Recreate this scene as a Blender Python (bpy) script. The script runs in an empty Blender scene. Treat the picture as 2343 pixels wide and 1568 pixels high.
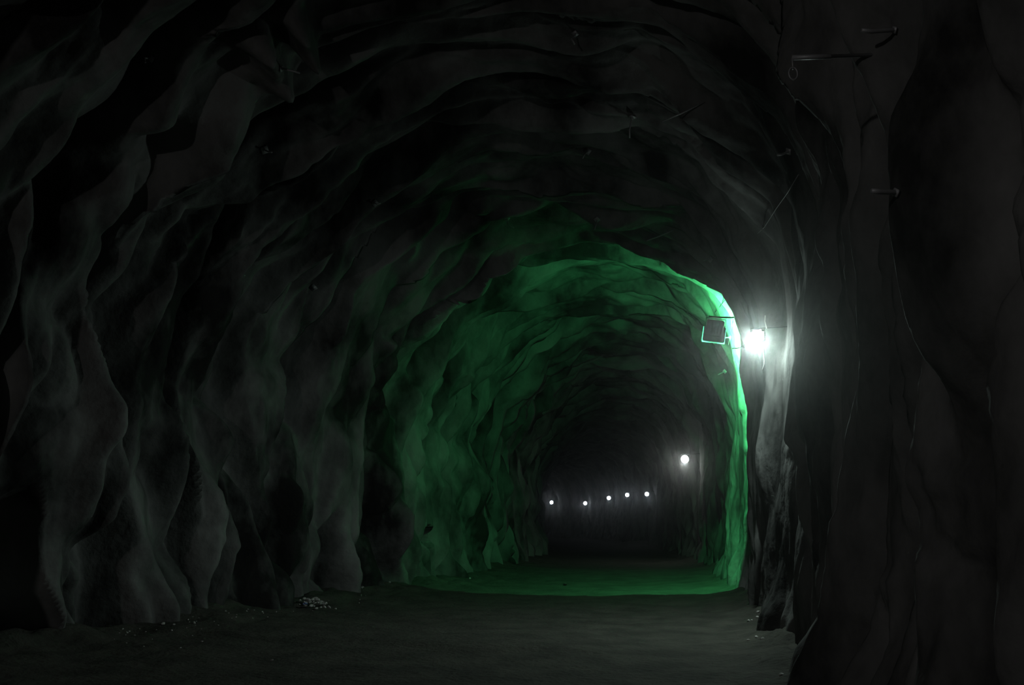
import bpy, bmesh, math, random
import numpy as np
from mathutils import Vector, Matrix
from mathutils.bvhtree import BVHTree

S = bpy.context.scene
COL = S.collection
random.seed(11)

# ------------------------------------------------------------------ camera, light, exposure
F_PX, EYE = 2200.0, 1.054
PITCH = math.atan(420 / F_PX)
YAW = math.atan(408.5 * math.cos(PITCH) / F_PX)
CF = np.array([-math.sin(YAW) * math.cos(PITCH), math.cos(YAW) * math.cos(PITCH), math.sin(PITCH)])
CR = np.array([math.cos(YAW), math.sin(YAW), 0.0])
CU = np.cross(CR, CF)
cam_data = bpy.data.cameras.new('camera')
cam_data.sensor_width = 36
cam_data.lens = 36 * F_PX / 2343
cam_data.clip_start = 0.05
cam_data.clip_end = 400
cam = bpy.data.objects.new('camera', cam_data)
COL.objects.link(cam)
cam.matrix_world = Matrix(((CR[0], CU[0], -CF[0], 0), (CR[1], CU[1], -CF[1], 0), (CR[2], CU[2], -CF[2], EYE), (0, 0, 0, 1)))
S.camera = cam

S.view_settings.view_transform = 'Standard'
S.view_settings.look = 'None'
S.view_settings.exposure = 0.0
S.view_settings.gamma = 1.0
S.view_settings.use_curve_mapping = False
S.cycles.use_denoising = True
S.cycles.max_bounces = 5
S.cycles.diffuse_bounces = 1
S.cycles.glossy_bounces = 2
S.cycles.volume_bounces = 0
S.cycles.sample_clamp_indirect = 2.0

W = bpy.data.worlds.new('world')
S.world = W
W.use_nodes = True
wn = W.node_tree
wn.nodes.clear()
wo = wn.nodes.new('ShaderNodeOutputWorld')
bg = wn.nodes.new('ShaderNodeBackground')
bg.inputs['Color'].default_value = (0, 0, 0, 1)
bg.inputs['Strength'].default_value = 0.0
wn.links.new(bg.outputs[0], wo.inputs['Surface'])
# thin haze through the tunnel, added to imitate lens glow around the lamps
vs = wn.nodes.new('ShaderNodeVolumeScatter')
vs.inputs['Color'].default_value = (0.97, 1.0, 0.98, 1)
vs.inputs['Density'].default_value = 0.0052
vs.inputs['Anisotropy'].default_value = 0.97
wn.links.new(vs.outputs[0], wo.inputs['Volume'])

# light powers of the lamps and the unseen fill behind (each lamp builder makes its own light)
P_NEAR, P_MID, P_FAR, P_GREEN, P_BACK = 140.0, 24.0, 4.0, 720.0, 95.0
COOL = (0.78, 1.0, 0.92)
GREEN = (0.09, 1.0, 0.30)


def ray(x, y):
    d = CF * F_PX + CR * (x - 1171.5) - CU * (y - 784)
    return d / np.linalg.norm(d)


def at_y(x, y, Y):
    d = ray(x, y)
    p = d * (Y / d[1])
    return Vector((p[0], p[1], p[2] + EYE))


# ------------------------------------------------------------------ noise
_rng = np.random.RandomState(5)
_perm = np.tile(_rng.permutation(256), 3)
_g = _rng.randn(256, 3)
_g /= np.linalg.norm(_g, axis=1)[:, None]


def noise(x, y, z=0.0):
    x = np.asarray(x, float); y = np.asarray(y, float); z = np.zeros_like(x) + z
    xi = np.floor(x).astype(int); yi = np.floor(y).astype(int); zi = np.floor(z).astype(int)
    xf = x - xi; yf = y - yi; zf = z - zi
    xi &= 255; yi &= 255; zi &= 255
    u = xf ** 3 * (xf * (xf * 6 - 15) + 10); v = yf ** 3 * (yf * (yf * 6 - 15) + 10); w = zf ** 3 * (zf * (zf * 6 - 15) + 10)
    r = 0
    for dx in (0, 1):
        wx = u if dx else 1 - u
        for dy in (0, 1):
            wy = v if dy else 1 - v
            for dz in (0, 1):
                wz = w if dz else 1 - w
                gi = _perm[_perm[_perm[xi + dx] + yi + dy] + zi + dz]
                gg = _g[gi]
                r = r + wx * wy * wz * (gg[..., 0] * (xf - dx) + gg[..., 1] * (yf - dy) + gg[..., 2] * (zf - dz))
    return r * 1.6


def fbm(x, y, z=0.0, o=4):
    a, r, t = 1.0, 0.0, 0.0
    for i in range(o):
        r = r + a * noise(x * 2 ** i + 13.7 * i, y * 2 ** i - 7.1 * i, z + 3.3 * i); t += a; a *= 0.5
    return r / t


def billow(x, y, z=0.0):
    return np.sqrt(noise(x, y, z) ** 2 + 0.0009)


def smooth(a, b, x):
    t = np.clip((x - a) / (b - a), 0, 1)
    return t * t * (3 - 2 * t)


# ------------------------------------------------------------------ tunnel plan
_RY = [-16, 0, 10, 15, 22, 29, 38, 48, 58, 68, 78, 86, 94, 102, 112]
_RX = [0.92, 0.92, 0.92, 0.90, 0.70, 0.34, -0.45, -1.62, -3.2, -5.15, -7.85, -11.5, -16.0, -22.0, -31.0]
_LY = [-16, 5, 9, 12, 13.5, 15.2, 20, 29, 38, 48, 58, 68, 78, 86, 94, 102, 112]
_LX = [-5.2, -5.4, -5.6, -5.55, -5.30, -4.80, -4.65, -5.10, -6.1, -7.4, -9.3, -11.5, -14.4, -18.2, -22.8, -28.8, -37.5]


def curve_at(Y, ky, kx):
    Y = np.asarray(Y, float)
    r = 0
    for o in (-1.5, -0.75, 0, 0.75, 1.5):
        r = r + np.interp(Y + o, ky, kx)
    return r / 5


def XR(Y): return curve_at(Y, _RY, _RX)
def XL(Y): return curve_at(Y, _LY, _LX)


LC = 3.1 + math.pi * 2.72 + 3.1       # girth of the section, metres


def section(Y, c):
    """c runs 0..LC: up the left wall, over the arch, down the right wall."""
    xl, xr = XL(Y), XR(Y)
    mid = (xl + xr) / 2
    a = (xr - xl) / 2
    al = 3.1
    th = np.clip((c - al) / (LC - 2 * al), 0, 1) * math.pi
    ux = -np.cos(th)
    z = np.where(c < al, c, np.where(c > LC - al, LC - c, 3.1 + 2.68 * np.sin(th)))
    x = mid + ux * a + 0.36 * smooth(2.2, 5.9, z)
    nx = np.where(c < al, 1.0, np.where(c > LC - al, -1.0, np.cos(th)))
    nz = np.where((c < al) | (c > LC - al), 0.0, -np.sin(th))
    return x, z, nx, nz


rows = np.concatenate([np.arange(-14, 1.6, 0.25), np.arange(1.6, 20, 0.024), np.arange(20, 40, 0.07), np.arange(40, 108, 0.25)])
NC = 400
cols = np.linspace(0, LC, NC)
YY, CC = np.meshgrid(rows, cols, indexing='ij')
bx, bz, nx, nz = section(YY, CC)


def make_bvh(vx, vy, vz, rs, cs):
    vx, vy, vz = vx[::rs, ::cs], vy[::rs, ::cs], vz[::rs, ::cs]
    n, m = vx.shape
    verts = np.stack([vx.ravel(), vy.ravel(), vz.ravel()], 1)
    i = np.arange((n - 1) * (m - 1)); r = i // (m - 1); c = i % (m - 1)
    q = np.stack([r * m + c, r * m + c + 1, (r + 1) * m + c + 1, (r + 1) * m + c], 1)
    return BVHTree.FromPolygons(verts.tolist(), q.tolist()), m


base_bvh, _ = make_bvh(bx, YY, bz, 6, 4)


def base_sc(px, py):
    """pixel of the photo -> place on the plain tunnel lining (Y, girth)"""
    d = ray(px, py)
    hit = base_bvh.ray_cast(Vector((0, 0, EYE)), Vector(d))
    if hit[0] is None:
        return None
    X, Y, Z = hit[0]
    xl, xr = float(XL(Y)), float(XR(Y))
    mid, a = (xl + xr) / 2, (xr - xl) / 2
    xx = X - 0.36 * float(smooth(2.2, 5.9, Z))
    if Z < 3.1:
        c = Z if xx < mid else LC - Z
    else:
        th = math.atan2((Z - 3.1) / 2.68, -(xx - mid) / a)
        c = 3.1 + th / math.pi * (LC - 6.2)
    return Y, c


# ------------------------------------------------------------------ relief of the sprayed rock
wy = fbm(YY / 1.7, CC / 2.6, 1.3, 3) * 0.55
wc = fbm(YY / 2.1, CC / 3.1, 7.7, 3) * 0.9
side = smooth(0.0, 1.0, np.where(CC < LC / 2, 1.0, 0.0))          # 1 on the left half
near_r = np.where(CC > LC * 0.55, 1.0, 0.0)
D = 0.30 * fbm(YY / 3.2, CC / 3.8, 0.0, 3)
rid1 = billow((YY + wy) / 0.95, (CC + wc) / 3.0, 2.1)
rid2 = billow((YY + wy * 0.8) / 0.42, (CC + wc * 0.7) / 1.35, 5.2)
rid3 = billow((YY + wy * 0.5) / 0.17, (CC + wc * 0.4) / 0.5, 8.4)
D = D + 0.42 * rid1 + 0.20 * rid2 + (0.055 + 0.05 * fbm(YY / 1.5, CC / 1.5, 9.0, 2)) * rid3
D = D + 0.022 * fbm(YY / 0.11, CC / 0.17, 4.4, 3)
# ledges left by the blasting rounds, mainly over the arch
arch = smooth(2.4, 4.2, CC) * smooth(2.4, 4.2, LC - CC)
saw = ((YY + 0.5 * wy + 0.25 * np.abs((CC - LC / 2) / 4.0)) / 1.15)
D = D + arch * 0.16 * (saw - np.floor(saw)) ** 1.4 * (0.5 + rid1)
D = D - 0.20
# the foot of the walls spreads out over the floor
D = D + 0.20 * np.exp(-(np.minimum(CC, LC - CC) / 0.45) ** 1.3) * (0.4 + 2.2 * rid2 + rid1)
foot_r = smooth(LC * 0.6, LC * 0.7, CC) * (1 - smooth(15, 20, YY)) * smooth(3.0, 5.0, YY)
D = D + foot_r * 0.26 * np.exp(-((LC - CC) / 0.55) ** 1.2) * (0.6 + 1.4 * fbm(YY / 0.45, CC / 0.8, 21.0, 3))

# bulges (+) and hollows (-) seen in the photo: points, half width px, height m
STROKES = [
    # left wall, near
    ([(205, 930), (150, 960)], 60, 0.16), ([(90, 960), (100, 1040), (75, 1160)], 34, 0.30),
    ([(170, 1020), (190, 1120), (215, 1190)], 42, 0.20), ([(255, 1120), (290, 1230), (305, 1320), (290, 1400)], 38, 0.34),
    ([(130, 1240), (200, 1260)], 45, -0.15), ([(205, 1170), (250, 1150), (170, 1300)], 16, -0.22),
    ([(30, 1290), (75, 1370), (105, 1430)], 26, 0.26), ([(200, 1300), (190, 1330)], 14, 0.18),
    ([(245, 1300), (250, 1400)], 26, 0.20), ([(340, 1000), (335, 1420)], 20, -0.30),
    ([(390, 1000), (400, 1100), (420, 1180)], 26, 0.32), ([(375, 1330), (350, 1380)], 24, 0.16),
    ([(440, 1130), (450, 1250)], 18, 0.14), ([(490, 950), (500, 1370)], 26, -0.34),
    ([(430, 1240), (400, 1300)], 30, 0.16), ([(565, 930), (575, 1080), (590, 1200), (570, 1380)], 28, 0.30),
    ([(590, 870), (560, 1000)], 24, 0.20), ([(640, 1000), (640, 1340)], 18, -0.30),
    ([(700, 1050), (700, 1330)], 22, -0.22), ([(670, 1150), (665, 1300)], 12, 0.14),
    ([(800, 1230), (815, 1310)], 16, 0.20), ([(775, 1000), (780, 1330)], 16, -0.26),
    ([(868, 780), (850, 930)], 14, 0.18, 1), ([(845, 1040), (870, 1180), (860, 1310)], 15, 0.20, 1),
    ([(885, 1150), (890, 1310)], 9, 0.14),
    ([(200, 660), (185, 690)], 34, 0.22), ([(270, 290), (240, 390)], 22, 0.24),
    ([(430, 330), (380, 480), (385, 560)], 40, 0.34), ([(450, 250), (520, 180)], 34, 0.20),
    ([(570, 60), (600, 130)], 52, 0.40, 1), ([(660, 10), (670, 50)], 40, 0.45, 1), ([(330, 500), (290, 700)], 32, -0.30),
    ([(560, 350), (480, 600)], 34, -0.30), ([(690, 240), (660, 330)], 18, 0.16), ([(600, 420), (580, 500)], 14, 0.14),
    ([(720, 400), (610, 640)], 26, -0.24), ([(790, 350), (740, 450)], 12, 0.12), ([(870, 290), (840, 320)], 20, 0.16),
    ([(740, 100), (660, 300)], 30, -0.24), ([(850, 180), (760, 330)], 26, -0.22),
    ([(440, 640), (440, 770)], 22, 0.12), ([(600, 700), (590, 800)], 16, 0.16),
    # green lit left wall
    ([(1035, 850), (1030, 960), (1020, 1060)], 20, 0.20), ([(1000, 1120), (1010, 1250)], 28, 0.22),
    ([(1055, 1100), (1060, 1270)], 18, 0.18), ([(975, 1070), (975, 1120)], 12, 0.14), ([(1085, 850), (1070, 1000)], 8, 0.12),
    # right wall, around and beyond the lamps
    ([(1800, 560), (1818, 700)], 36, 0.10, 1), ([(1818, 760), (1824, 860), (1826, 1000)], 36, 0.20, 1), ([(1888, 640), (1905, 760), (1895, 1000)], 30, -0.20),
    ([(1700, 780), (1700, 900), (1700, 940)], 9, 0.10), ([(1712, 1040), (1715, 1160)], 18, -0.14),
    ([(1890, 430), (1910, 560)], 14, 0.10), ([(1960, 560), (1930, 700)], 50, 0.10, 2),
    ([(2030, 830), (2035, 900)], 26, 0.13, 2), ([(2090, 900), (2085, 1010)], 24, 0.10, 2),
    ([(2170, 310), (2200, 600), (2190, 900), (2170, 1080)], 80, 0.18, 2), ([(2060, 380), (2080, 720)], 20, -0.16, 2),
    ([(2270, 260), (2260, 330)], 34, 0.12, 2), ([(2310, 400), (2320, 560)], 40, 0.16, 2), ([(2240, 380), (2260, 520), (2320, 610)], 16, -0.18, 2),
    ([(2240, 1110), (2270, 1250)], 38, 0.14, 2), ([(2200, 1100), (2210, 1230), (2250, 1300)], 12, -0.16, 2),
    ([(2110, 1110), (2120, 1300)], 18, -0.12, 2), ([(2000, 1200), (2000, 1340)], 16, 0.14, 2), ([(2040, 1330), (2030, 1400)], 38, 0.12, 2),
    ([(1880, 1260), (1880, 1350)], 30, 0.14), ([(1960, 1300), (1940, 1480)], 18, -0.18, 2), ([(2010, 1450), (1990, 1530)], 34, 0.14, 2),
    ([(1760, 1240), (1750, 1370)], 16, 0.14), ([(1800, 1280), (1800, 1420)], 10, -0.10),
    ([(2290, 1000), (2330, 800), (2300, 620)], 14, -0.16, 2),
    # ledges over the arch
    ([(1180, 40), (1330, 70), (1480, 150), (1600, 240)], 16, 0.16), ([(1080, 180), (1230, 150), (1400, 210), (1560, 270)], 14, -0.16),
    ([(1250, 220), (1400, 270), (1500, 340)], 12, 0.14), ([(1220, 300), (1350, 345), (1500, 400)], 10, 0.12),
    ([(1500, 30), (1650, 120), (1740, 210)], 26, 0.16), ([(1400, 20), (1560, 110), (1700, 220)], 12, -0.16),
    ([(1230, 410), (1130, 405)], 14, 0.10), ([(1340, 380), (1400, 400)], 10, 0.08),
]


def apply_stroke(pts, wpx, amp, free=0):
    P = []
    for k in range(len(pts) - 1):
        n = max(2, int(math.hypot(pts[k + 1][0] - pts[k][0], pts[k + 1][1] - pts[k][1]) / (wpx * 0.2)) + 1)
        for j in range(n):
            t = j / n
            P.append((pts[k][0] * (1 - t) + pts[k + 1][0] * t, pts[k][1] * (1 - t) + pts[k + 1][1] * t))
    P.append(pts[-1])
    wsum, cnt = 0.0, 0
    best = np.full(YY.shape, 99.0, dtype=np.float32)
    for (px, py) in P:
        c0 = base_sc(px, py)
        if c0 is None:
            continue
        e = [base_sc(px + wpx, py), base_sc(px - wpx, py), base_sc(px, py + wpx), base_sc(px, py - wpx)]
        e = [q for q in e if q is not None]
        if not e:
            continue
        ws = min(max(max(abs(q[0] - c0[0]) for q in e) * 0.8, 0.05), 1.6)
        wcc = min(max(max(abs(q[1] - c0[1]) for q in e) * 0.8, 0.05), 1.2)
        wsum += min(ws, wcc); cnt += 1
        r0, r1 = np.searchsorted(rows, [c0[0] - 3 * ws, c0[0] + 3 * ws])
        k0, k1 = np.searchsorted(cols, [c0[1] - 3 * wcc, c0[1] + 3 * wcc])
        if r1 <= r0 or k1 <= k0:
            continue
        sub = ((YY[r0:r1, k0:k1] - c0[0] + 0.10 * wy[r0:r1, k0:k1]) / ws) ** 2 + ((CC[r0:r1, k0:k1] - c0[1]) / wcc) ** 2
        best[r0:r1, k0:k1] = np.minimum(best[r0:r1, k0:k1], sub)
    if cnt and free != 1: amp = math.copysign(min(abs(amp), (0.85 if free == 2 else 0.62) * wsum / cnt), amp)
    return amp * np.exp(-best ** 1.3)


for st in STROKES:
    D = D + apply_stroke(*st)
# drill niche low in the green lit wall
hc = base_sc(966, 1230)
dh = ((YY - hc[0]) / 0.34) ** 2 + ((CC - hc[1]) / 0.2) ** 2
hm = 1 - smooth(0.75, 1.2, dh)
D = D * (1 - hm) - 0.8 * hm
# the right wall is smoother and stays close to its line
rs_ = smooth(LC * 0.62, LC * 0.78, CC) * (1 - smooth(16, 22, YY)) * (0.2 + 0.8 * smooth(5.0, 8.0, YY))
D = D * (1 - 0.45 * rs_)
lampgap = np.exp(-((YY - 9.4) / 1.6) ** 2) * np.exp(-((CC - (LC - 3.0)) / 1.5) ** 2)
D = D * (1 - 0.75 * lampgap) - 0.10 * lampgap
lf_ = (1 - smooth(LC * 0.36, LC * 0.5, CC))
D = D + (lf_ + 0.25 * arch * (1 - lf_)) * (0.36 * smooth(0.10, 0.26, billow((YY + 0.8 * wy) / 0.80, (CC + wc) / 4.2, 12.7) + 0.05 * rid2) + 0.20 * rid2 - 0.26)
nr_ = smooth(LC * 0.58, LC * 0.68, CC) * (1 - smooth(6.5, 9.0, YY))
D = D + nr_ * (0.13 * smooth(0.02, 0.34, billow((YY + 0.5 * wy) / 0.50, (CC + wc) / 2.0, 15.1)) - 0.07)
shoulder = np.exp(-((YY - 15.6) / 1.5) ** 2) * np.exp(-((CC - LC * 0.68) / 1.6) ** 2)
D = D * (1 - 0.6 * shoulder) + 0.04 * shoulder
# keep a clear way for the eye
D = np.clip(D, -0.95, 0.75)
GX, GY, GZ = bx + nx * D, YY + 0 * D, bz + nz * D
GZ = np.where(CC < 0.2, GZ - (0.2 - CC) * 2, np.where(LC - CC < 0.2, GZ - (0.2 - (LC - CC)) * 2, GZ))


# ------------------------------------------------------------------ materials
def new_mat(name):
    m = bpy.data.materials.new(name); m.use_nodes = True
    nt = m.node_tree
    return m, nt, nt.nodes['Principled BSDF']


def rock_mat(name, c1, c2, scale, bump=0.6, rough=0.85, dist=0.03):
    m, nt, b = new_mat(name)
    tc = nt.nodes.new('ShaderNodeTexCoord')
    mp = nt.nodes.new('ShaderNodeMapping')
    mp.inputs['Scale'].default_value = (1, 1, 0.55)
    nt.links.new(tc.outputs['Object'], mp.inputs[0])
    n1 = nt.nodes.new('ShaderNodeTexNoise'); n1.inputs['Scale'].default_value = scale; n1.inputs['Detail'].default_value = 8
    n1.inputs['Roughness'].default_value = 0.6
    nt.links.new(mp.outputs[0], n1.inputs['Vector'])
    cr = nt.nodes.new('ShaderNodeValToRGB')
    cr.color_ramp.elements[0].position = 0.38; cr.color_ramp.elements[0].color = (*c1, 1)
    cr.color_ramp.elements[1].position = 0.62; cr.color_ramp.elements[1].color = (*c2, 1)
    nt.links.new(n1.outputs[0], cr.inputs[0]); nt.links.new(cr.outputs[0], b.inputs['Base Color'])
    n2 = nt.nodes.new('ShaderNodeTexNoise'); n2.inputs['Scale'].default_value = scale * 9; n2.inputs['Detail'].default_value = 6
    nt.links.new(tc.outputs['Object'], n2.inputs['Vector'])
    bp = nt.nodes.new('ShaderNodeBump'); bp.inputs['Strength'].default_value = bump; bp.inputs['Distance'].default_value = dist
    nt.links.new(n2.outputs[0], bp.inputs['Height']); nt.links.new(bp.outputs[0], b.inputs['Normal'])
    b.inputs['Roughness'].default_value = rough
    b.inputs['Specular IOR Level'].default_value = 0.25
    return m


M_ROCK = rock_mat('sprayed_rock', (0.020, 0.0197, 0.019), (0.25, 0.248, 0.242), 0.9)
M_FLOOR = rock_mat('dirt_floor', (0.060, 0.058, 0.050), (0.098, 0.094, 0.079), 2.3, 0.7, 0.95, 0.03)
M_STONE = rock_mat('pale_stone', (0.45, 0.44, 0.42), (0.8, 0.79, 0.76), 9, 0.3, 0.7, 0.01)


def plain(name, col, rough=0.5, metal=0.0):
    m, nt, b = new_mat(name)
    n = nt.nodes.new('ShaderNodeTexNoise'); n.inputs['Scale'].default_value = 30; n.inputs['Detail'].default_value = 4
    cr = nt.nodes.new('ShaderNodeValToRGB')
    cr.color_ramp.elements[0].color = (*[c * 0.75 for c in col], 1); cr.color_ramp.elements[1].color = (*[min(1, c * 1.15) for c in col], 1)
    nt.links.new(n.outputs[0], cr.inputs[0]); nt.links.new(cr.outputs[0], b.inputs['Base Color'])
    b.inputs['Roughness'].default_value = rough; b.inputs['Metallic'].default_value = metal
    return m


def glow(name, col, s):
    m, nt, b = new_mat(name)
    b.inputs['Base Color'].default_value = (0.8, 0.8, 0.8, 1)
    b.inputs['Emission Color'].default_value = (*col, 1)
    b.inputs['Emission Strength'].default_value = s
    return m


M_BLACK = plain('dark_housing', (0.035, 0.035, 0.038), 0.55)
M_STEEL = plain('galvanised_steel', (0.45, 0.45, 0.46), 0.5, 0.3)
M_CABLE = plain('pale_cable', (0.62, 0.62, 0.58), 0.6)
M_DCABLE = plain('dark_rod', (0.06, 0.055, 0.05), 0.6)
M_BLUE = plain('blue_plastic', (0.35, 0.45, 0.85), 0.4)
M_GLASS_W = glow('white_lamp_glass', (0.93, 1.0, 0.97), 14)
M_GLASS_B = glow('bluish_lamp_glass', (0.82, 0.9, 1.0), 9)
M_GLASS_G = glow('green_lamp_glass', (0.12, 1.0, 0.45), 4)
M_GLINT_G = glow('green_rim_glint', (0.06, 1.0, 0.42), 0.5)  # emission stands in for lamplight caught by the floodlight rim


# ------------------------------------------------------------------ object helpers
def prop(o, label=None, cat=None, group=None, kind=None):
    if label: o['label'] = label
    if cat: o['category'] = cat
    if group: o['group'] = group
    if kind: o['kind'] = kind
    return o


def empty(name, loc):
    o = bpy.data.objects.new(name, None); COL.objects.link(o); o.location = loc
    o.empty_display_size = 0.1
    return o


def link_mesh(name, me, mat, parent=None):
    me.materials.append(mat)
    o = bpy.data.objects.new(name, me); COL.objects.link(o)
    if parent is not None: o.parent = parent
    return o


def bm_obj(name, bm, mat, parent=None, smoothed=True):
    me = bpy.data.meshes.new(name)
    bmesh.ops.recalc_face_normals(bm, faces=bm.faces)
    for f in bm.faces: f.smooth = smoothed
    bm.to_mesh(me); bm.free()
    return link_mesh(name, me, mat, parent)


def box(bm, c, s, bev=0.0, rot=None, taper=None):
    r = bmesh.ops.create_cube(bm, size=1)
    vs_ = r['verts']
    for v in vs_:
        v.co = Vector((v.co.x * s[0], v.co.y * s[1], v.co.z * s[2]))
        if taper and v.co.y < 0:
            v.co.x *= taper; v.co.z *= taper
    if bev:
        es = list({e for v in vs_ for e in v.link_edges})
        rr = bmesh.ops.bevel(bm, geom=es, offset=bev, segments=2, affect='EDGES')
        vs_ = list({v for f in rr['faces'] for v in f.verts} | {v for v in vs_ if v.is_valid})
    for v in vs_:
        if rot: v.co = rot @ v.co
        v.co += Vector(c)


def tube(bm, pts, r, n=8, closed=False):
    pts = [Vector(p) for p in pts]
    rings = []
    up = Vector((0.13, 0.27, 0.95)).normalized()
    N = len(pts)
    for i, p in enumerate(pts):
        a = pts[(i - 1) % N] if (closed or i > 0) else p
        b = pts[(i + 1) % N] if (closed or i < N - 1) else p
        t = (b - a).normalized()
        u = t.cross(up)
        if u.length < 1e-3: u = t.cross(Vector((1, 0, 0)))
        u.normalize(); w = t.cross(u)
        rad = r[i] if isinstance(r, (list, tuple)) else r
        rings.append([bm.verts.new(p + (u * math.cos(k * 2 * math.pi / n) + w * math.sin(k * 2 * math.pi / n)) * rad) for k in range(n)])
    for i in range(N if closed else N - 1):
        A, B = rings[i], rings[(i + 1) % N]
        for k in range(n):
            bm.faces.new((A[k], A[(k + 1) % n], B[(k + 1) % n], B[k]))
    if not closed:
        bm.faces.new(rings[0][::-1]); bm.faces.new(rings[-1])


# ------------------------------------------------------------------ the setting
def grid_mesh(name, X, Y, Z, mat, flip=False, normals=None):
    n, m = X.shape
    co = np.stack([X.ravel(), Y.ravel(), Z.ravel()], 1).astype(np.float32)
    i = np.arange((n - 1) * (m - 1)); r = i // (m - 1); c = i % (m - 1)
    q = np.stack([r * m + c, (r + 1) * m + c, (r + 1) * m + c + 1, r * m + c + 1], 1)
    if flip: q = q[:, ::-1]
    me = bpy.data.meshes.new(name)
    me.vertices.add(len(co)); me.vertices.foreach_set('co', co.ravel())
    me.loops.add(q.size); me.loops.foreach_set('vertex_index', np.ascontiguousarray(q).ravel().astype(np.int32))
    me.polygons.add(len(q)); me.polygons.foreach_set('loop_start', np.arange(0, q.size, 4, dtype=np.int32))
    me.update(calc_edges=True)
    me.polygons.foreach_set('use_smooth', np.ones(len(q), dtype=bool))
    if normals is not None:
        me.normals_split_custom_set_from_vertices(np.ascontiguousarray(normals.reshape(-1, 3)).tolist())
    o = link_mesh(name, me, mat)
    o['kind'] = 'structure'
    return o


def vnormals(X, Y, Z):
    P = np.stack([X, Y, Z], -1)
    a = np.gradient(P, axis=0); b = np.gradient(P, axis=1)
    nn = np.cross(a, b); nn /= np.linalg.norm(nn, axis=-1, keepdims=True) + 1e-9
    return nn


NN = vnormals(GX, GY, GZ)
inward = np.stack([nx, 0 * nx, nz], -1)
sg = np.sign((NN * inward).sum(-1).mean())
NN = NN * sg
ca = int(np.searchsorted(cols, 3.4)); cb = int(np.searchsorted(cols, LC - 3.4))
for nm, s0, s1 in (('wall_left', 0, ca + 1), ('ceiling', ca, cb + 1), ('wall_right', cb, NC)):
    grid_mesh(nm, GX[:, s0:s1], GY[:, s0:s1], GZ[:, s0:s1], M_ROCK, flip=(sg < 0), normals=NN[:, s0:s1])
tun_bvh, _ = make_bvh(GX, GY, GZ, 1, 1)

# floor of packed dirt
fr = np.concatenate([np.arange(-14, 2.5, 0.25), np.arange(2.5, 20, 0.03), np.arange(20, 40, 0.08), np.arange(40, 108, 0.3)])
ft = np.linspace(0, 1, 240)
FY, FT = np.meshgrid(fr, ft, indexing='ij')
fx0, fx1 = XL(FY) - 0.7, XR(FY) + 0.7
FX = fx0 + (fx1 - fx0) * FT


def floor_z(X, Y):
    dl = X - XL(Y); dr = XR(Y) - X
    z = 0.045 * fbm(X / 2.3, Y / 3.0, 0.5, 3) + 0.018 * fbm(X / 0.35, Y / 0.5, 2.5, 3) + 0.006 * noise(X / 0.06, Y / 0.07, 1.1)
    z = z + 0.19 * np.exp(-np.clip(dl - 0.25, 0, 9) / 0.7) * (0.7 + 0.9 * fbm(X / 0.5, Y / 0.9, 6.5, 3)) + 0.16 * np.exp(-np.clip(dr - 0.12, 0, 9) / 0.3) * (0.8 + 0.7 * fbm(X / 0.3, Y / 0.5, 4.5, 3))
    # shallow wheel ruts and washed ledges across the way
    z = z + 0.035 * smooth(8.0, 8.35, Y + 0.25 * noise(X / 1.2, Y * 0, 3.0) + 0.12 * X) * smooth(-0.4, -1.2, X) * (1 - smooth(8.6, 11, Y))
    z = z + 0.07 * smooth(17, 22.3, Y) * (1 - smooth(22.6, 24.6, Y))
    z = z + 0.30 * np.exp(-((Y - 50) / 3.0) ** 2) * (0.7 + fbm(X / 1.1, Y / 3, 3.1, 2)) * smooth(-4.5, -2.5, X + 0.0 * Y)
    return z


FZ = floor_z(FX, FY)
fo = grid_mesh('floor', FX, FY, FZ, M_FLOOR, flip=False)
if fo.data.polygons[0].normal.z < 0:
    fo.data.flip_normals()
flo_bvh, _ = make_bvh(FX, FY, FZ, 1, 2)


def end_wall(name, Y, s):
    """a rock face closing the tunnel at an end nobody sees"""
    y_, x_ = np.meshgrid(np.linspace(-1.0, 6.4, 40), np.linspace(float(XL(Y)) - 1, float(XR(Y)) + 1, 40), indexing='ij')
    d = 0.3 * fbm(x_ / 1.2, y_ / 1.4, 5.0, 4)
    back = grid_mesh(name, x_, np.full_like(x_, Y) + s * d, y_, M_ROCK)
    return back


end_wall('wall_back', -13.6, 1)
end_wall('wall_far', 106.5, 1)


def hit(px, py, what=None):
    d = Vector(ray(px, py)); o = Vector((0, 0, EYE))
    best = None
    for b in ([tun_bvh, flo_bvh] if what is None else [what]):
        h = b.ray_cast(o, d)
        if h[0] is not None and (best is None or h[3] < best[3]): best = h
    n = best[1]
    if n.dot(d) > 0: n = -n
    return best[0], n, best[3]


def wall_x(Y, Z):
    """where the right wall stands at a depth and height"""
    o = Vector((float(XR(Y)) - 1.6, Y, Z))
    h = tun_bvh.ray_cast(o, Vector((1, 0, 0)))
    return h[0].x if h[0] is not None else float(XR(Y))


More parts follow.
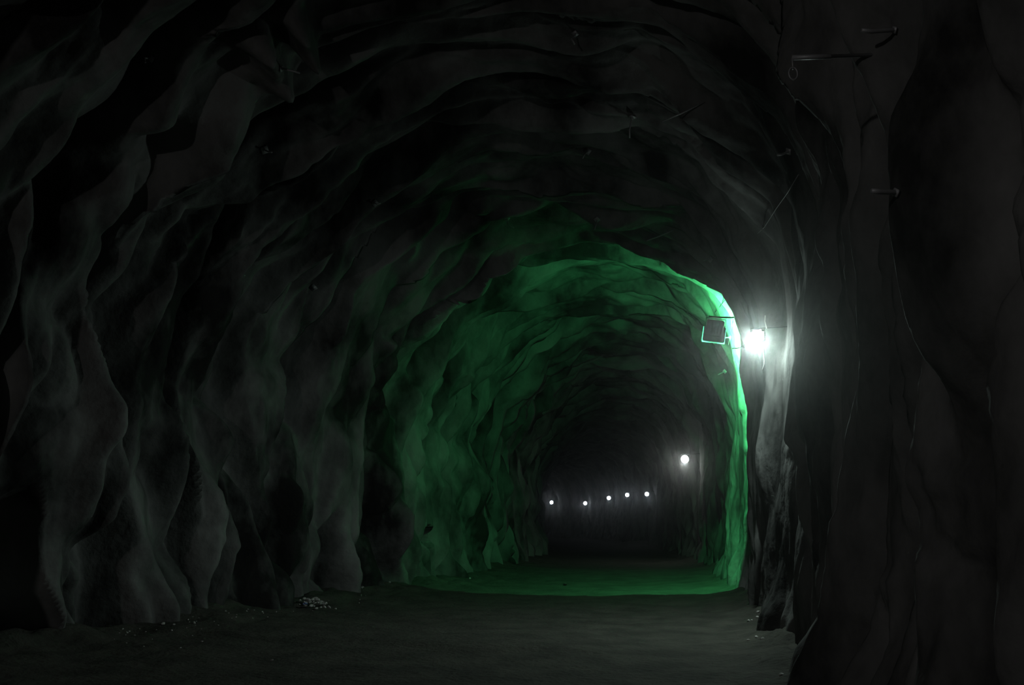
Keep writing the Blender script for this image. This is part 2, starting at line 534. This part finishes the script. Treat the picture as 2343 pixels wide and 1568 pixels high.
# ------------------------------------------------------------------ lamps
def point_light(name, loc, power, col, parent, radius=0.05, aim=None):
    L = bpy.data.lights.new(name, 'POINT'); L.energy = power; L.color = col; L.shadow_soft_size = radius
    # upward strength is cut to keep the roof dim; no hood is modelled
    L.use_nodes = True
    nt = L.node_tree
    tc = nt.nodes.new('ShaderNodeTexCoord'); sp = nt.nodes.new('ShaderNodeSeparateXYZ'); mr = nt.nodes.new('ShaderNodeMapRange')
    nt.links.new(tc.outputs['Normal'], sp.inputs[0]); nt.links.new(sp.outputs['Z'], mr.inputs['Value'])
    mr.inputs['From Min'].default_value = -0.3; mr.inputs['From Max'].default_value = 0.45
    mr.inputs['To Min'].default_value = 1.0; mr.inputs['To Max'].default_value = 0.07
    m2 = nt.nodes.new('ShaderNodeMapRange'); nt.links.new(sp.outputs['X'], m2.inputs['Value'])   # strength cut toward the wall beside it, to dim the rock there
    m2.inputs['From Min'].default_value = -0.1; m2.inputs['From Max'].default_value = 0.35
    m2.inputs['To Min'].default_value = 1.0; m2.inputs['To Max'].default_value = 0.22
    mm = nt.nodes.new('ShaderNodeMath'); mm.operation = 'MULTIPLY'
    nt.links.new(mr.outputs[0], mm.inputs[0]); nt.links.new(m2.outputs[0], mm.inputs[1])
    nt.links.new(mm.outputs[0], nt.nodes['Emission'].inputs['Strength'])
    o = bpy.data.objects.new(name, L); COL.objects.link(o); o.parent = parent; o.location = loc
    return o


def white_lamp(pos, size, power, col, mglass, label, group, aim):
    """small work lamp: box housing, glowing glass, U bracket fixed to the rock by an arm"""
    root = empty('work_lamp', pos)
    prop(root, label, 'lamp', group)
    a = Vector(aim).normalized()
    q = a.to_track_quat('-Y', 'Z').to_matrix()
    s = size
    bm = bmesh.new(); box(bm, (0, 0, 0), (s, s * 0.34, s * 0.92), s * 0.06, None)
    for v in bm.verts: v.co = q @ (v.co + Vector((0, s * 0.27, 0)))
    bm_obj('housing', bm, M_BLACK, root)
    bm = bmesh.new()
    if s < 0.2:
        box(bm, (0, 0, 0), (s * 1.0, s * 0.4, s * 0.96), s * 0.17)
    else:                                       # round drop glass
        bmesh.ops.create_uvsphere(bm, u_segments=20, v_segments=12, radius=s * 0.5)
        for v in bm.verts: v.co.y *= 0.55
    for v in bm.verts: v.co = q @ (v.co + Vector((0, -s * 0.02, 0)))
    g = bm_obj('lamp_glass', bm, mglass, root)
    wx = wall_x(pos[1], pos[2]) - pos[0]
    bm = bmesh.new()
    tube(bm, [q @ Vector((-s * 0.56, s * 0.25, 0)), q @ Vector((-s * 0.56, s * 0.25, s * 0.6)), q @ Vector((s * 0.56, s * 0.25, s * 0.6)), q @ Vector((s * 0.56, s * 0.25, 0))], s * 0.05, 6)
    bm_obj('bracket', bm, M_BLACK, root)
    bm = bmesh.new(); tube(bm, [q @ Vector((0, s * 0.25, s * 0.6)), Vector((wx + 0.01, s * 0.2, s * 0.7))], s * 0.035, 6)
    bm_obj('arm', bm, M_BLACK, root)
    point_light('lamp_light', a * (s * 0.35) + Vector((0, 0, -s * 0.6)), power, col, root, s * 0.3, (aim[0], aim[1], aim[2] - 0.25))
    return root


lp = at_y(1733, 769, 10.3)
near = white_lamp(lp, 0.135, P_NEAR, COOL, M_GLASS_W, 'brightest white work lamp, on the right wall just beside the green floodlight', 'white lamps along the right wall', (-0.35, -1, -0.12))
lp2 = at_y(1567, 1051, 29)
white_lamp(lp2, 0.23, P_MID, (0.95, 1, 0.96), M_GLASS_W, 'white work lamp low on the right wall halfway down the tunnel, second brightest', 'white lamps along the right wall', (-0.3, -1, -0.1))
FAR = [((1480, 1131), 48, 0.21, 'bluish white lamp at the right end of the distant row, beside bright rock'),
       ((1435, 1133), 58, 0.25, 'far bluish white lamp, second from the right in the distant row'),
       ((1393, 1140), 68, 0.29, 'far bluish white lamp in the middle of the distant row of five'),
       ((1339, 1152), 78, 0.32, 'far bluish white lamp, second from the left and lowest of the distant row'),
       ((1262, 1150), 86, 0.34, 'far bluish white lamp at the left end of the distant row')]
for (px, py), Y, s, lab in FAR:
    white_lamp(at_y(px, py, Y), max(s * 0.92, 0.2), P_FAR, (0.75, 0.92, 1.0), M_GLASS_B, lab, 'distant row of lamps', (-0.1, -1, -0.05))

# unseen fill lamp added behind the camera; it lights the near walls
L = bpy.data.lights.new('lamp_light', 'POINT'); L.energy = P_BACK; L.color = (1, 0.98, 0.96); L.shadow_soft_size = 0.1
lb = bpy.data.objects.new('fill_behind', L); COL.objects.link(lb); lb.location = (-3.6, -3.5, 3.4)


# green floodlight, seen from behind
def green_flood():
    p = at_y(1635, 758, 14.9)
    root = empty('green_floodlight', p)
    prop(root, 'black box floodlight seen from behind, its green beam thrown down the tunnel', 'floodlight')
    R = Matrix.Rotation(math.radians(9), 3, 'Y') @ Matrix.Rotation(math.radians(-4), 3, 'X')
    bm = bmesh.new(); box(bm, (0, 0.02, -0.045), (0.335, 0.10, 0.235), 0.012)
    for v in bm.verts: v.co = R @ v.co
    bm_obj('housing', bm, M_BLACK, root)
    bm = bmesh.new(); box(bm, (0.0, -0.05, 0.035), (0.275, 0.09, 0.26), 0.014, taper=0.93)
    for k in range(5):
        box(bm, (-0.1 + 0.05 * k, -0.10, 0.035), (0.008, 0.03, 0.19), 0.002)
    for v in bm.verts: v.co = R @ v.co
    bm_obj('gear_box', bm, M_BLACK, root)
    bm = bmesh.new(); box(bm, (0, 0.077, -0.045), (0.345, 0.012, 0.25), 0.003)
    for v in bm.verts: v.co = R @ v.co
    bm_obj('lamp_glass', bm, M_GLASS_G, root)
    bm = bmesh.new()  # glowing strips imitate the green glint along the left and lower rim
    tube(bm, [Vector((-0.176, 0.062, 0.075)), Vector((-0.180, 0.062, -0.16)), Vector((-0.165, 0.062, -0.178))], [0.004, 0.007, 0.006], 6)
    tube(bm, [Vector((-0.10, 0.05, -0.168)), Vector((0.02, 0.05, -0.174)), Vector((0.10, 0.05, -0.170))], [0.002, 0.008, 0.002], 6)
    for v in bm.verts: v.co = R @ v.co
    bm_obj('rim_glint', bm, M_GLINT_G, root)['label'] = 'green glint of lamplight on the rim, made as glowing strips'
    bm = bmesh.new()
    tube(bm, [R @ Vector((-0.15, 0.0, 0.02)), R @ Vector((-0.15, 0.0, 0.2)), R @ Vector((0.15, 0.0, 0.2)), R @ Vector((0.15, 0, 0.02))], 0.006, 6)
    bm_obj('bracket', bm, M_BLACK, root)
    wx = wall_x(p.y, p.z + 0.22) - p.x
    bm = bmesh.new()
    tube(bm, [Vector((-0.08, 0, 0.235)), Vector((0.08, 0, 0.215)), Vector((0.26, 0.0, 0.205)), Vector((max(0.4, wx + 0.08), 0.0, 0.21))], 0.014, 8)
    bm_obj('support_bar', bm, M_DCABLE, root)
    L = bpy.data.lights.new('lamp_light', 'SPOT'); L.energy = P_GREEN; L.color = GREEN
    L.spot_size = math.radians(178); L.spot_blend = 0.03; L.shadow_soft_size = 0.04
    o = bpy.data.objects.new('lamp_light', L); COL.objects.link(o); o.parent = root
    o.location = (0, 0.14, -0.04)
    d = Vector((-0.02, 1, 0.06)).normalized()
    # the reflector throws most of its light level and downward
    L.use_nodes = True
    nt = L.node_tree
    em = nt.nodes['Emission']
    tc = nt.nodes.new('ShaderNodeTexCoord'); sp = nt.nodes.new('ShaderNodeSeparateXYZ'); mr = nt.nodes.new('ShaderNodeMapRange')
    nt.links.new(tc.outputs['Normal'], sp.inputs[0]); nt.links.new(sp.outputs['Y'], mr.inputs['Value'])
    mr.inputs['From Min'].default_value = -0.4; mr.inputs['From Max'].default_value = 0.3
    mr.inputs['To Min'].default_value = 0.75; mr.inputs['To Max'].default_value = 0.36
    m2 = nt.nodes.new('ShaderNodeMapRange'); nt.links.new(sp.outputs['X'], m2.inputs['Value'])
    m2.inputs['From Min'].default_value = -0.9; m2.inputs['From Max'].default_value = 0.9
    m2.inputs['To Min'].default_value = 0.25; m2.inputs['To Max'].default_value = 2.2
    mm = nt.nodes.new('ShaderNodeMath'); mm.operation = 'MULTIPLY'
    nt.links.new(mr.outputs[0], mm.inputs[0]); nt.links.new(m2.outputs[0], mm.inputs[1])
    nt.links.new(mm.outputs[0], em.inputs['Strength'])
    o.rotation_euler = d.to_track_quat('-Z', 'Y').to_euler()
    return root


green_flood()


# ------------------------------------------------------------------ cables and bolts on the rock
def cable(name, pix, r, mat, label, cat, off=0.03, Y=None, parts=None):
    pts = []
    for (x, y) in pix:
        if Y is not None: pts.append(at_y(x, y, Y))
        else:
            h, n, dd = hit(x, y); pts.append(h + n * off)
    bm = bmesh.new(); tube(bm, pts, r, 6)
    return prop(bm_obj(name, bm, mat), label, cat)


def straight(name, a, b, r, mat, label, cat, off=0.02):
    """taut wire between two places on the rock"""
    ha, na, _ = hit(*a)
    p = ha + na * off
    q = at_y(b[0], b[1], ha.y)
    bm = bmesh.new(); tube(bm, [p + (p - q).normalized() * 0.05, (p + q) / 2 + Vector((0, 0, -0.008)), q], r, 6)
    return prop(bm_obj(name, bm, mat), label, cat)


cable('power_cable', [(1751, 722), (1750, 735), (1754, 752)], 0.006, M_CABLE, 'short pale cable coming down into the brightest white lamp', 'cable', Y=10.25)
cable('power_cable', [(1745, 786), (1747, 805), (1749, 825), (1748, 835), (1744, 846)], 0.004, M_CABLE, 'loose pale cable end hanging below the brightest white lamp', 'cable', Y=10.25)
cable('power_cable', [(1678, 730), (1675, 755), (1670, 785), (1664, 815)], 0.007, M_CABLE, 'pale cable hanging on the green lit rock right of the floodlight', 'cable', off=0.02)
cable('support_wire', [(1661, 686), (1650, 700), (1638, 714)], 0.005, M_DCABLE, 'thin dark wire on the green lit rock above the floodlight', 'wire', off=0.02)
straight('support_wire', (1602, 238), (1515, 278), 0.007, M_STEEL, 'straight steel wire under the roof, the higher of the two above the green arch', 'wire')
straight('support_wire', (1537, 527), (1480, 551), 0.009, M_STEEL, 'straight steel wire touching the top edge of the green lit arch', 'wire')
cable('support_wire', [(1742, 530), (1758, 516), (1785, 478), (1815, 438), (1840, 398)], 0.004, M_STEEL, 'long thin wire running diagonally up the right wall above the white lamp', 'wire', off=0.05)


def rod_with_ring():
    h, n, d = hit(1992, 126)
    e = at_y(1812, 132, h.y)
    root = empty('anchor_rod', h)
    prop(root, 'long level steel rod high on the right wall, a ring hanging from its end', 'anchor rod')
    bm = bmesh.new(); v = e - h
    tube(bm, [v * -0.08, v * 0.5, v * 0.5, v], [0.008, 0.008, 0.011, 0.011], 8)
    bm_obj('rod', bm, M_STEEL, root)
    bm = bmesh.new(); tube(bm, [v * 0.995, v * 0.995 + Vector((0, 0, -0.055))], 0.004, 6); bm_obj('hook', bm, M_STEEL, root)
    s = (e - Vector((0, 0, EYE))).length / F_PX
    bm = bmesh.new()
    cc = v * 0.995 + Vector((0, 0, -0.045 - 14 * s))
    tube(bm, [cc + Vector((9 * s * math.cos(t), 0.2 * 9 * s * math.cos(t), 14 * s * math.sin(t))) for t in [k * math.pi / 10 for k in range(20)]], 0.004, 6, True)
    bm_obj('ring', bm, M_STEEL, root)


rod_with_ring()


def rock_bolt(px, py, ln, bend, label, r=0.009):
    h, n, d = hit(px, py)
    ps = 0.35 if d < 6 else (0.7 if d < 10 else 1.0)
    root = empty('rock_bolt', h)
    prop(root, label, 'rock bolt', 'rock bolt ends in roof and walls')
    bm = bmesh.new()
    b = Vector(bend)
    tube(bm, [n * -0.05, n * ln * 0.5, n * ln, n * ln + b * ln * 0.7], r, 6)
    bm_obj('bolt_rod', bm, M_STEEL, root)
    bm = bmesh.new()
    u = n.orthogonal().normalized(); w = n.cross(u)
    R = Matrix((u, w, n)).transposed()
    box(bm, n * 0.012, (0.075 * ps, 0.075 * ps, 0.008), 0.002, R)
    bm_obj('bearing_plate', bm, M_STEEL, root)
    bm = bmesh.new(); tube(bm, [n * 0.012, n * 0.035], 0.018 * ps, 6); bm_obj('nut', bm, M_STEEL, root, False)


BOLTS = [(717, 658, 0.14, (0.6, 0, 0.2), 'bent bolt end on the dark left wall at mid height'),
         (641, 157, 0.12, (0.8, 0, -0.3), 'bolt end below the pale bulge at the upper left'),
         (605, 343, 0.10, (0.7, 0, -0.2), 'small bolt end in the dark rock right of the upper left pale ridge'),
         (858, 465, 0.10, (0.7, 0, 0.2), 'small bolt end on the left shoulder of the arch'),
         (348, 135, 0.10, (0.1, 0, -0.6), 'bolt end near the top left corner of the tunnel'),
         (1317, 76, 0.12, (0.3, 0, -0.6), 'bent bolt end near the middle top of the roof'),
         (1447, 266, 0.16, (0, 0, -0.8), 'bolt end hanging from the second ledge of the roof'),
         (1345, 346, 0.15, (-0.3, 0, -0.6), 'hooked bolt end on the third ledge of the roof'),
         (1160, 500, 0.15, (0.8, 0, -0.4), 'curled bolt end in the roof above the left part of the green arch'),
         (1366, 502, 0.14, (-0.2, 0, -0.8), 'bolt end just above the top of the green arch'),
         (1626, 594, 0.15, (0.8, 0, 0.2), 'bolt end right of the green arch, left above the white lamp'),
         (1672, 772, 0.16, (-0.6, 0, 0.3), 'green lit bolt end right of the floodlight housing'),
         (1704, 793, 0.12, (-0.9, 0, 0), 'dark bolt end between floodlight and white lamp'),
         (1659, 850, 0.13, (-0.6, 0, -0.3), 'green lit bolt end below the floodlight'),
         (2052, 68, 0.12, (-0.5, -0.2, 0), 'stub of a bolt near the top right of the right wall'),
         (2056, 441, 0.08, (-0.5, -0.2, 0), 'stub of a bolt left of the large bulge on the right wall'),
         (1806, 346, 0.10, (-0.5, 0, 0), 'small bolt end on the right wall above the diagonal wire')]
for b in BOLTS:
    rock_bolt(*b)


# ------------------------------------------------------------------ loose stones
def stone_mesh(seed):
    r = random.Random(seed)
    bm = bmesh.new(); bmesh.ops.create_icosphere(bm, subdivisions=2, radius=1)
    planes = [(Vector((r.gauss(0, 1), r.gauss(0, 1), r.gauss(0, 1))).normalized(), r.uniform(0.5, 0.85)) for _ in range(9)]
    for v in bm.verts:
        for n, d in planes:
            k = v.co.dot(n) - d
            if k > 0: v.co -= n * k
        v.co.x *= 1.15; v.co.z *= 0.72
    me = bpy.data.meshes.new('stone')
    for f in bm.faces: f.smooth = False
    bm.to_mesh(me); bm.free(); me.materials.append(M_STONE)
    return me


PROTO = [stone_mesh(k) for k in range(7)]


def on_floor(px, py):
    """nearest free spot of floor at or beside a place; steps away from the wall when the rock stands there"""
    o = Vector((0, 0, EYE))
    for k in range(60):
        d = Vector(ray(px, py))
        a = flo_bvh.ray_cast(o, d); b = tun_bvh.ray_cast(o, d)
        if a[0] is not None and (b[0] is None or a[3] < b[3] - 0.12):
            return a[0], a[1], a[3]
        px += 3 if px < 1300 else -3
        py += 0.7
    return a[0], a[1], a[3]


def stone(px, py, w, label, group, lift=0.0):
    h, n, d = on_floor(px, py)
    s = w * d / F_PX / 2
    me = PROTO[random.randrange(7)]
    o = bpy.data.objects.new('stone', me); COL.objects.link(o)
    o.location = h + Vector((0, 0, s * 0.35 + lift)); o.scale = (s, s * random.uniform(0.8, 1.2), s)
    o.rotation_euler = (random.uniform(-0.4, 0.4), random.uniform(-0.4, 0.4), random.uniform(0, 6.3))
    prop(o, label, 'stone', group)
    return o


PILE = []
G1 = 'stones of the rubble pile by the left wall'
for k in range(34):
    t = random.gauss(0, 0.42); t = max(-1, min(1, t))
    x = 716 + 30 * t; y = 1388 + random.uniform(-4, 7) * (1 - 0.4 * abs(t)) + 4 * t
    lift = 0.07 * random.random() * (1 - abs(t))
    w = random.uniform(6, 11)
    if any(abs(x - a) < (w + c) * 0.42 and abs(y - b) < 3 for a, b, c in PILE):
        lift += 0.05
    PILE.append((x, y, w))
    stone(x, y, w, 'pale broken stone in the rubble pile at the foot of the left wall', G1, lift)
stone(735, 1389, 17, 'largest flat stone at the right side of the rubble pile', G1, 0.03)
stone(753, 1392, 10, 'single pale stone just right of the rubble pile', G1)
stone(768, 1394, 5, 'small stone furthest right beside the rubble pile', G1)
h, n, d = on_floor(702, 1391)
bm = bmesh.new()
for i in range(3):
    box(bm, (0.018 * i - 0.018, 0.004 * i, 0.01 * (i % 2)), (0.03, 0.03, 0.02), 0.006, Matrix.Rotation(0.5 * i, 3, 'Z') @ Matrix.Rotation(0.4, 3, 'Y'))
o = bm_obj('plastic_scrap', bm, M_BLUE); o.location = h + Vector((0, -0.06, 0.05))
prop(o, 'crumpled scrap of blue plastic on the rubble pile', 'litter')
G2 = 'stones by the right wall'
for (x, y, w, lab) in [(1734, 1403, 9, 'pale stone by the right wall, further one of a touching pair'), (1739, 1413, 9, 'pale stone by the right wall, nearer one of a touching pair'),
                       (1713, 1422, 8, 'flat pale stone left of the pair by the right wall'), (1720, 1420, 5, 'small stone between the flat stone and the pair by the right wall'),
                       (1744, 1464, 9, 'grey stone at the foot of the right wall, nearer than the pale pair'), (1731, 1459, 8, 'grey stone just left of the grey one at the foot of the right wall'),
                       (1712, 1466, 6, 'small grey stone leftmost of three near the right wall'), (1788, 1546, 11, 'grey stone nearest to the viewer by the right wall')]:
    stone(x, y, w, lab, G2)
G3 = 'stones along the foot of the left wall'
for (x, y, w, lab) in [(373, 1430, 9, 'larger pale stone at the foot of the near left wall'), (398, 1431, 6, 'small pale stone beside the larger one at the foot of the near left wall'),
                       (444, 1427, 8, 'pale stone between two folds of the near left wall'), (462, 1470, 6, 'pale pebble on the dirt in front of the near left wall'),
                       (622, 1513, 7, 'bright pebble lying alone on the dirt at lower middle left'), (813, 1343, 6, 'left one of two tiny stones beyond the rubble pile'),
                       (827, 1344, 6, 'right one of two tiny stones beyond the rubble pile'), (838, 1321, 5, 'tiny stone at the wall foot beyond the rubble pile'),
                       (1006, 1309, 6, 'green lit stone at the foot of the left wall')]:
    stone(x, y, w, lab, G3)
for (x, y, w, h_) in [(1293, 1340, 15, 0)]:
    o = stone(x, y, w, 'flat dark stone lying alone in the green light on the floor', None)
    o.scale.z *= 0.5
    o.data = o.data.copy(); o.data.materials.clear(); o.data.materials.append(M_DCABLE)
G4 = 'loose pebbles on the dirt along the left wall'
for k in range(60):
    t = random.random()
    x = 250 + 600 * t + random.gauss(0, 25); y = 1447 - 95 * t + abs(random.gauss(0, 1)) * 22 * (1.2 - t)
    stone(x, y, random.uniform(2.0, 4.5) * (1.2 - 0.4 * t), 'grey pebble scattered on the dirt along the left wall', G4)
